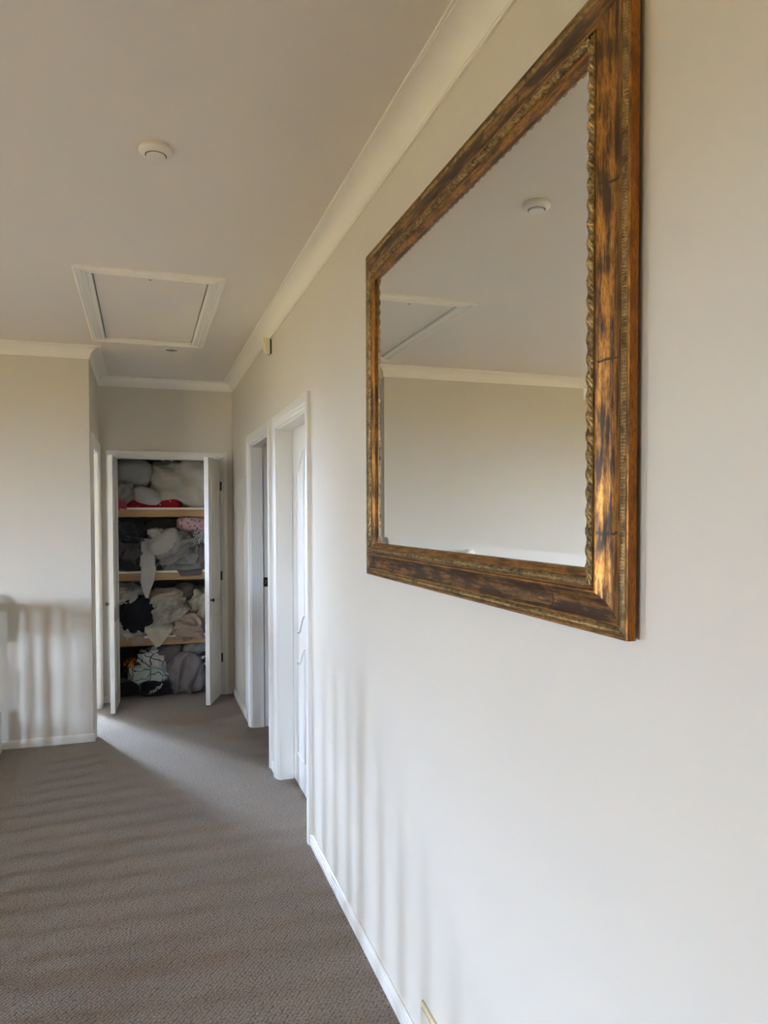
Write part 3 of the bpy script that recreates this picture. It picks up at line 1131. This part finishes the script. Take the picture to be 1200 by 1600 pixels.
lump('white_sock', 'small white cloth tuft on top of the pale grey pillow', 'cloth', F['white'], (0.055, 0.160, 1.355, 1.410), 6.735, 0.045, 13.0, 0.014, 18, (1, 0, -.5), 0.8, None, U2, -0.3)
drape('white_shirt', 'long white shirt sleeve hanging over the second shelf edge', 'clothes', F['white'], (-0.035, 0.085), [(6.76, 1.335), (6.71, 1.30), (6.655, 1.20), (6.645, 1.08), (6.640, 0.98), (6.642, 0.845)], 14.0, 0.010, 60.0, 0.006,
      lambda t: (0.55 + 0.45 * sin(pi * min(1, t * 1.02)) ** 0.7 if t < 0.72 else max(0.14, 1.0 - (t - 0.72) * 2.9), 0.012 * sin(5 * t) + (0.012 if t > .5 else 0)))
lump('floral_cloth', 'pink floral cloth at the top right of the second shelf', 'cloth', F['floral'], (0.290, 0.640, 1.400, 1.512), 6.76, 0.09, 15.0, 0.012, 9, (1, 0, -.3), 0.6, None, U2, -0.08)
lump('speckled_cloth', 'black and white speckled cloth below the pink floral one', 'cloth', F['speckle'], (0.420, 0.640, 1.285, 1.440), 6.75, 0.08, 16.0, 0.012, 10, (0, 0, 1), 0.7, None, U2)
lump('taupe_towel', 'dark taupe towel at the right end of the second shelf', 'towel', F['brown'], (0.445, 0.690, 1.066, 1.300), 6.77, 0.10, 17.0, 0.022, 10, (0.2, 0, 1), 0.65, S2, U2)
lump('folded_grey_sheet', 'neatly layered grey sheet lying at the shelf edge', 'sheet', F['grey'], (0.220, 0.480, 1.066, 1.130), 6.72, 0.055, 18.0, 0.007, 14, (1, 0, .1), 0.45, S2, U2)
drape('beige_cloth', 'flat beige cloth flap folded over the second shelf edge', 'cloth', F['brown'], (0.240, 0.470), [(6.76, 1.082), (6.69, 1.078), (6.668, 1.065), (6.664, 1.040), (6.663, 1.018)], 19.0, 0.003, 22.0, 0.005, lambda t: (1.0 - 0.25 * t * t, 0.03 * t))
# --- third shelf
lump('white_tshirt', 'white crumpled shirt at the upper left of the third shelf', 'clothes', F['white'], (-0.250, -0.040, 0.775, 0.940), 6.79, 0.10, 20.0, 0.028, 13, (1, 0, .7), 0.75, S3 + .1, U3)
lump('black_jumper', 'black fleece jumper bundled on the third shelf', 'clothes', F['black'], (-0.210, 0.085, 0.545, 0.835), 6.75, 0.11, 21.0, 0.009, 7, (.4, 0, 1), 0.75, S3 + .02, U3)
lump('white_cloth', 'white crumpled cloth under the black jumper', 'cloth', F['lightgrey'], (-0.260, 0.000, 0.510, 0.625), 6.735, 0.07, 22.0, 0.022, 14, (1, 0, -.5), 0.65, 0.50, U3)
drape('beige_cloth', 'small beige cloth corner hanging at the left of the third shelf', 'cloth', F['beige'], (-0.140, 0.000), [(6.75, 0.535), (6.69, 0.53), (6.664, 0.515), (6.658, 0.48), (6.657, 0.445)], 23.0, 0.004, 28.0, 0.005, lambda t: (1.0 - 0.65 * max(0, t - .35), 0.02 * t))
lump('cream_sheet', 'cream sheet folded on top of the third shelf pile', 'sheet', F['cream'], (0.040, 0.340, 0.735, 0.890), 6.79, 0.11, 24.0, 0.018, 10, (1, 0, .25), 0.6, None, U3, 0.05)
lump('swirled_sheet', 'cream sheet with swirling folds in the middle of the third shelf', 'sheet', F['cream'], (0.060, 0.360, 0.585, 0.800), 6.77, 0.10, 25.0, 0.040, 12, (0.85, 0, 0.5), 0.7, None, U3, 0.25, nu=110, nv=64, stretch=4.5)
drape('ivory_pillowcase', 'ivory pillowcase corner hanging over the third shelf edge', 'pillowcase', F['ivory'], (0.005, 0.235), [(6.78, 0.620), (6.70, 0.612), (6.655, 0.575), (6.640, 0.52), (6.640, 0.43)], 26.0, 0.007, 26.0, 0.006, lambda t: (1.0 if t < .55 else max(.12, 1.0 - 1.9 * (t - .55)), -0.03 * max(0, t - .5)))
lump('beige_roll', 'rolled beige sheet with layered folds on the third shelf', 'sheet', F['beige'], (0.240, 0.500, 0.455, 0.680), 6.700, 0.085, 27.0, 0.022, 13, (1, 0, 0.12), 0.9, 0.455, U3, 0.06, nu=130, nv=80, stretch=6.0)
lump('white_sheet', 'white crumpled sheet at the right end of the third shelf', 'sheet', F['duvet'], (0.390, 0.690, 0.545, 0.885), 6.83, 0.12, 28.0, 0.036, 12, (.6, 0, .8), 0.7, S3, U3, nu=100, nv=60)
lump('taupe_cloth', 'taupe cloth bundled at the back top of the third shelf', 'cloth', F['brown'], (0.270, 0.440, 0.800, 0.935), 6.84, 0.09, 29.0, 0.014, 9, (1, 0, .3), 0.8, None, U3)
lump('grey_blanket', 'dark grey blanket at the back of the third shelf', 'blanket', F['charcoal'], (-0.280, 0.620, 0.516, 0.800), 7.04, 0.12, 30.0, 0.02, 7, (1, 0, .3), 0.5, S3, U3)
# --- cupboard floor
lump('mauve_blanket', 'big mauve grey blanket bundle on the cupboard floor', 'blanket', F['mauve'], (0.175, 0.470, 0.002, 0.360), 6.76, 0.12, 31.0, 0.022, 8, (.3, 0, 1), 0.75, 0.001, UF, nu=100, nv=60, stretch=3.0)
lump('mauve_cushion', 'dark mauve cushion wedged under the third shelf', 'cushion', F['mauve_dark'], (0.050, 0.340, 0.245, 0.430), 6.83, 0.13, 32.0, 0.008, 6, (1, 0, .5), 0.7, 0.20, UF, 0.28)
lump('mint_sheet', 'mint sheet with black line drawings on the cupboard floor', 'sheet', F['mint'], (-0.120, 0.215, 0.085, 0.270), 6.77, 0.11, 33.0, 0.012, 8, (1, 0, 0), 0.6, 0.03, UF, -0.05)
blk = lump('black_shirt', 'black shirt with white lettering at the front of the cupboard floor', 'clothes', F['black'], (-0.040, 0.215, 0.002, 0.135), 6.735, 0.10, 34.0, 0.008, 7, (1, 0, .2), 0.65, 0.001, UF)
lump('black_bag', 'black cloth bag at the left of the cupboard floor', 'bag', F['black'], (-0.280, -0.030, 0.002, 0.140), 6.80, 0.12, 35.0, 0.012, 8, (1, 0, .2), 0.6, 0.001, UF)
lump('orange_scarf', 'dark scarf with an orange print on the cupboard floor pile', 'scarf', F['print_or'], (-0.150, 0.000, 0.205, 0.310), 6.79, 0.08, 36.0, 0.014, 12, (1, 0, .4), 0.75, 0.1, UF)
lump('striped_shirt', 'white shirt with black print between the cushion and mint sheet', 'clothes', F['print_bw'], (-0.030, 0.190, 0.200, 0.375), 6.76, 0.08, 37.0, 0.024, 12, (.7, 0, -.7), 0.75, 0.1, UF, -0.2)
lump('printed_cloth', 'black and white printed cloth at the right of the cupboard floor', 'cloth', F['print_dark'], (0.420, 0.660, 0.220, 0.400), 6.74, 0.07, 38.0, 0.014, 11, (.4, 0, 1), 0.7, 0.1, UF)
lump('grey_towel', 'grey towel squashed under the third shelf at the right', 'towel', F['grey'], (0.320, 0.680, 0.340, 0.432), 6.80, 0.12, 39.0, 0.014, 11, (1, 0, .4), 0.6, 0.2, UF)
lump('mauve_towel', 'dark mauve towel beside the big mauve blanket', 'towel', F['mauve_dark'], (0.400, 0.690, 0.002, 0.230), 6.80, 0.11, 40.0, 0.020, 9, (.3, 0, 1), 0.7, 0.001, UF)
lump('brown_bag', 'dark brown bundle in the shadow at the back left of the floor', 'bag', F['navy'], (-0.300, 0.100, 0.002, 0.330), 7.03, 0.13, 41.0, 0.02, 8, (1, 0, .3), 0.6, 0.001, UF)

# white brush lettering on the black shirt: a hand-drawn scrawl of strokes lying on the cloth
sc_ = MB()
strokes = [[(0.035, 0.030), (0.045, 0.062), (0.055, 0.058), (0.050, 0.034), (0.062, 0.060), (0.074, 0.066), (0.070, 0.040)],
           [(0.080, 0.048), (0.086, 0.078)], [(0.092, 0.055), (0.098, 0.092), (0.112, 0.090), (0.106, 0.074)],
           [(0.112, 0.070), (0.124, 0.100)], [(0.126, 0.078), (0.136, 0.112), (0.146, 0.104)]]
import mathutils.bvhtree as _bt
bvh = _bt.BVHTree.FromPolygons([v.co for v in blk.data.vertices], [tuple(p.vertices) for p in blk.data.polygons])
for stq in strokes:
    pts = []
    for a, b_ in zip(stq[:-1], stq[1:]):
        for t in range(8):
            pts.append((a[0] + (b_[0] - a[0]) * t / 8, a[1] + (b_[1] - a[1]) * t / 8))
    pts.append(stq[-1])
    rowL, rowR = [], []
    for i, (x_, z_) in enumerate(pts):
        nx_ = pts[min(i + 1, len(pts) - 1)]
        pv = pts[max(i - 1, 0)]
        d2 = Vector((nx_[0] - pv[0], nx_[1] - pv[1])).normalized()
        w2 = 0.0036
        for rw, sg in ((rowL, 1), (rowR, -1)):
            xx_, zz_ = x_ - d2.y * w2 * sg, z_ + d2.x * w2 * sg
            hit = bvh.ray_cast(Vector((xx_, 6.0, zz_)), Vector((0, 1, 0)))
            y_ = hit[0].y - 0.0012 if hit[0] is not None else None
            rw.append((xx_, y_, zz_))
    if any(p[1] is None for p in rowL + rowR):
        ys_ = [p[1] for p in rowL + rowR if p[1] is not None]
        if not ys_:
            continue
        keep = [k for k in range(len(rowL)) if rowL[k][1] is not None and rowR[k][1] is not None]
        rowL, rowR = [rowL[k] for k in keep], [rowR[k] for k in keep]
    if len(rowL) > 1:
        sc_.grid([rowL, rowR])
if sc_.v:
    so_ = sc_.build('lettering', F['white'], blk, True)
    so_['label'] = 'white brush lettering'

# ------------------------------------------------------------------ attic hatch in the ceiling
FX0, FX1, FY0, FY1 = -0.292, 0.394, 3.690, 5.226        # outer edges of the fluted frame
ht = empty('attic_hatch', ((FX0 + FX1) / 2, (FY0 + FY1) / 2, ZC), 'white attic hatch with a fluted frame set in the ceiling', 'hatch')
fw = HX0 - FX0
flut = [(0, 0), (0, 0.010), (0.006, 0.014), (0.012, 0.014)]
x = 0.012
nf = 4
fwid = (fw - 0.026) / nf
for k in range(nf):
    for q in range(1, 7):
        a = pi * q / 6
        flut.append((x + fwid * 0.5 * (1 - cos(a)), 0.015 - 0.0075 * sin(a)))
    x += fwid
flut += [(fw - 0.006, 0.0145), (fw - 0.001, 0.011), (fw - 0.001, 0)]
hpath = [(FX0, FY0, ZC), (FX1, FY0, ZC), (FX1, FY1, ZC), (FX0, FY1, ZC)]
Nd = Vector((0, 0, -1))
if Nd.cross(Vector((1, 0, 0))).y < 0:
    hpath = hpath[::-1]
P_, ms_ = miters(hpath, Nd, True)
for i in range(4):
    j = (i + 1) % 4
    m = MB()
    # frame side keeps its own width on each side
    sweep_seg(m, flut, P_[i], ms_[i], P_[j], ms_[j], Nd, caps=False)
    m.build('fluted_frame', M['cornice'], ht, True, math.radians(50))
MB().box(HX0 + 0.006, HX1 - 0.006, HY0 - 0.040, HY1 - 0.006, ZC + 0.004, ZC + 0.020).build('hatch_panel', M['ceiling'], ht)
MB().lathe([(0.004, 0.0), (0.004, -0.002), (0.002, -0.003)], (0.047, 3.845, ZC + 0.004), 12).build('latch_hole', M['dark'], ht)  # dark stud coloured as the shade inside a hole

# ------------------------------------------------------------------ smoke detector, downlight, sensor, outlet
sd = empty('smoke_detector', (0.050, 2.459, ZC), 'round white smoke detector on the ceiling', 'smoke detector')
MB().lathe([(0.046, 0.0), (0.046, -0.005), (0.051, -0.007), (0.0515, -0.012), (0.048, -0.018), (0.040, -0.0225), (0.032, -0.024)],
           (0.050, 2.459, ZC), 48).build('base_cover', M['whiteplastic'], sd, True, math.radians(30))
MB().lathe([(0.0290, -0.021), (0.0290, -0.0275), (0.0265, -0.0295), (0.010, -0.0305)], (0.050, 2.459, ZC), 40).build('test_button', M['whiteplastic'], sd, True, math.radians(30))
MB().lathe([(0.0320, -0.0235), (0.0320, -0.0243), (0.0291, -0.0243)], (0.050, 2.459, ZC), 40).build('button_shade_ring', M['dark'], sd)  # raised dark ring coloured as the shade around the button

dn = empty('downlight', (0.198, 5.400, ZC), 'small round recessed downlight behind the attic hatch', 'downlight')
MB().lathe([(0.040, 0.0), (0.055, 0.0), (0.056, -0.002), (0.053, -0.0045), (0.046, -0.006), (0.041, -0.0045), (0.040, 0.0)], (0.198, 5.400, ZC), 40).build('trim_ring', M['whiteplastic'], dn, True)
MB().lathe([(0.041, -0.0005), (0.041, -0.0015), (0.030, -0.0015)], (0.198, 5.400, ZC), 36).build('dark_recess_disc', M['bronze'], dn)  # flat dark disc stands for the shade inside the fitting
MB().lathe([(0.026, 0.0), (0.028, -0.0035), (0.020, -0.007), (0.006, -0.0085)], (0.198, 5.400, ZC), 30).build('lamp', M['chrome'], dn, True)

# motion sensor: tapered body leaning out from the wall under the cornice
sn = empty('motion_sensor', (XR, 4.515, 2.485), 'cream wedge-shaped motion sensor high on the right wall', 'sensor')
m = MB()
SY0, SY1, SZ0, SZ1 = 4.487, 4.545, 2.486, 2.580
P = []
for k in range(9):
    z = SZ0 + (SZ1 - SZ0) * k / 8
    d_ = 0.036 + 0.026 * k / 8
    ins = 0.004 if k in (0, 8) else 0.0
    row = [(XR - 0.010, SY0 + ins), (XR - d_ * 0.55, SY0 + 0.003 + ins), (XR - d_ * 0.86, SY0 + 0.010 + ins), (XR - d_ + ins, SY0 + 0.020), (XR - d_ + ins, SY1 - 0.020),
           (XR - d_ * 0.86, SY1 - 0.010 - ins), (XR - d_ * 0.55, SY1 - 0.003 - ins), (XR - 0.010, SY1 - ins)]
    P.append([(a, b, z) for a, b in row])
m.grid(P, False, True)
m.face(range(8))
m.face([len(m.v) - 8 + k for k in range(8)])
m.build('sensor_body', M['plastic'], sn, True, math.radians(28))
MB().box(XR - 0.010, XR, SY0 + 0.006, SY1 - 0.006, SZ0 + 0.006, SZ1 - 0.006).build('mount', M['dark'], sn)
m = MB()
for k in range(7):
    f = k / 6
    z = SZ0 + 0.014 + f * 0.036
    d_ = 0.036 + 0.026 * (z - SZ0) / (SZ1 - SZ0)
    m.v += [(XR - d_ - 0.0012, SY0 + 0.021, z), (XR - d_ - 0.0035, (SY0 + SY1) / 2, z), (XR - d_ - 0.0012, SY1 - 0.021, z)]
for k in range(6):
    m.face([3 * k, 3 * k + 1, 3 * k + 4, 3 * k + 3])
    m.face([3 * k + 1, 3 * k + 2, 3 * k + 5, 3 * k + 4])
m.build('lens', M['whiteplastic'], sn, True)

ou = empty('wall_outlet', (XR, 1.880, 0.100), 'cream wall plate low on the right wall near the baseboard', 'outlet')
m = MB()
OY0, OY1, OZ0, OZ1 = 1.832, 1.952, 0.098, 0.174
P = [[(XR - b, y, z) for y, z in ((OY0 + i_, OZ0 + i_), (OY1 - i_, OZ0 + i_), (OY1 - i_, OZ1 - i_), (OY0 + i_, OZ1 - i_))] for b, i_ in ((0.0, 0.0), (0.006, 0.0), (0.009, 0.004), (0.009, 0.012))]
m.grid(P, False, True)
m.face([len(m.v) - 4 + k for k in range(4)])
m.build('plate', M['cream_plate'], ou)
MB().box(XR - 0.0115, XR - 0.0085, OY0 + 0.012, OY1 - 0.013, OZ0 + 0.012, OZ1 - 0.013).build('cover', M['plastic'], ou)
MB().box(XR - 0.0100, XR - 0.0085, OY1 - 0.0128, OY1 - 0.0108, OZ0 + 0.010, OZ1 - 0.014).build('dark_gap_strip', M['dark'], ou)  # dark strip laid on the plate as shade beside the cover

# ------------------------------------------------------------------ balustrade along the stair void (its shadow stripes the walls and carpet)
bal = empty('stair_balustrade', (XV, 2.5, 0), 'white turned balustrade along the stair void', 'balustrade')
HR = 0.965
BX = XV + 0.02
YS = 2.75                     # head of the stairs, which go down towards the viewer's side
SLOPE = 0.72


def baluster_mesh():
    m = MB()
    q = 0.024
    m.box(-q, q, -q, q, 0.02, 0.20)
    m.box(-q, q, -q, q, HR - 0.20, HR - 0.045)
    m.lathe([(0.022, 0.20), (0.016, 0.215), (0.024, 0.235), (0.018, 0.255), (0.026, 0.33), (0.0265, 0.40), (0.021, 0.58), (0.016, HR - 0.26),
             (0.023, HR - 0.235), (0.016, HR - 0.215), (0.022, HR - 0.20)], (0, 0, 0), 14)
    return m


def newel_mesh():
    m = MB()
    q = 0.045
    m.box(-q, q, -q, q, 0.0, 0.27)
    m.box(-q, q, -q, q, HR - 0.25, HR + 0.03)
    m.lathe([(0.043, 0.27), (0.026, 0.29), (0.042, 0.315), (0.026, 0.34), (0.036, 0.40), (0.040, 0.46), (0.030, 0.58), (0.024, HR - 0.32),
             (0.040, HR - 0.30), (0.027, HR - 0.27), (0.043, HR - 0.25)], (0, 0, 0), 22)
    m.lathe([(0.030, HR + 0.025), (0.050, HR + 0.030), (0.050, HR + 0.038), (0.030, HR + 0.050), (0.008, HR + 0.054)], (0, 0, 0), 22)
    return m


hr = [(-0.032, 0), (-0.030, 0.012), (-0.034, 0.022), (-0.030, 0.040), (-0.015, 0.048), (0.015, 0.048), (0.030, 0.040), (0.034, 0.022), (0.030, 0.012), (0.032, 0)]
Y_END = -0.6
for nm, z0, prof in (('handrail', HR - 0.048, hr), ('bottom_rail', 0.0, [(-0.028, 0), (0.028, 0), (0.028, 0.05), (-0.028, 0.05)])):
    m = MB()
    sweep(m, prof, [(BX, YS, z0), (BX, YL, z0)], (0, 0, 1))
    m.build(nm, M['trim'], bal, True, math.radians(40))
    m = MB()
    dn_ = (YS - Y_END) * SLOPE
    P_a = [(BX + a, YS, z0 + b) for a, b in prof]
    P_b = [(BX + a, Y_END, z0 + b - dn_) for a, b in prof]
    m.grid([P_a, P_b], False, True)
    m.build(nm, M['trim'], bal, True, math.radians(40))


def repeat(first, builder, name, loc):
    if first is None:
        o = builder().build(name, M['trim'], bal, True, math.radians(35))
        first = o
    else:
        o = first.copy()
        COL.objects.link(o)
        o.parent = bal
        o.matrix_parent_inverse = first.matrix_parent_inverse.copy()
    o.location = loc
    return first


first = None
y = YL - 0.20
while y > Y_END + 0.05:
    if abs(y - YS) > 0.06:
        first = repeat(first, baluster_mesh, 'baluster', (BX, y, 0 if y > YS else (y - YS) * SLOPE))
    y -= 0.160
first = None
for y, z in ((YL - 0.092, 0), (YS, 0), (Y_END, (Y_END - YS) * SLOPE)):
    first = repeat(first, newel_mesh, 'newel_post', (BX, y, z))

# the flight of stairs below the sloping rail
stairs = empty('staircase', (XV - 0.5, YS, 0), 'carpeted stairs going down into the void', 'stairs')
k = 0
z = -0.18
y = YS - 0.05
while z > ZLOW + 0.1:
    MB().box(XV - 1.0, XV - 0.03, y - 0.26, y, z - 0.18, z).build('step', M['carpet'], stairs)
    y -= 0.25
    z -= 0.18
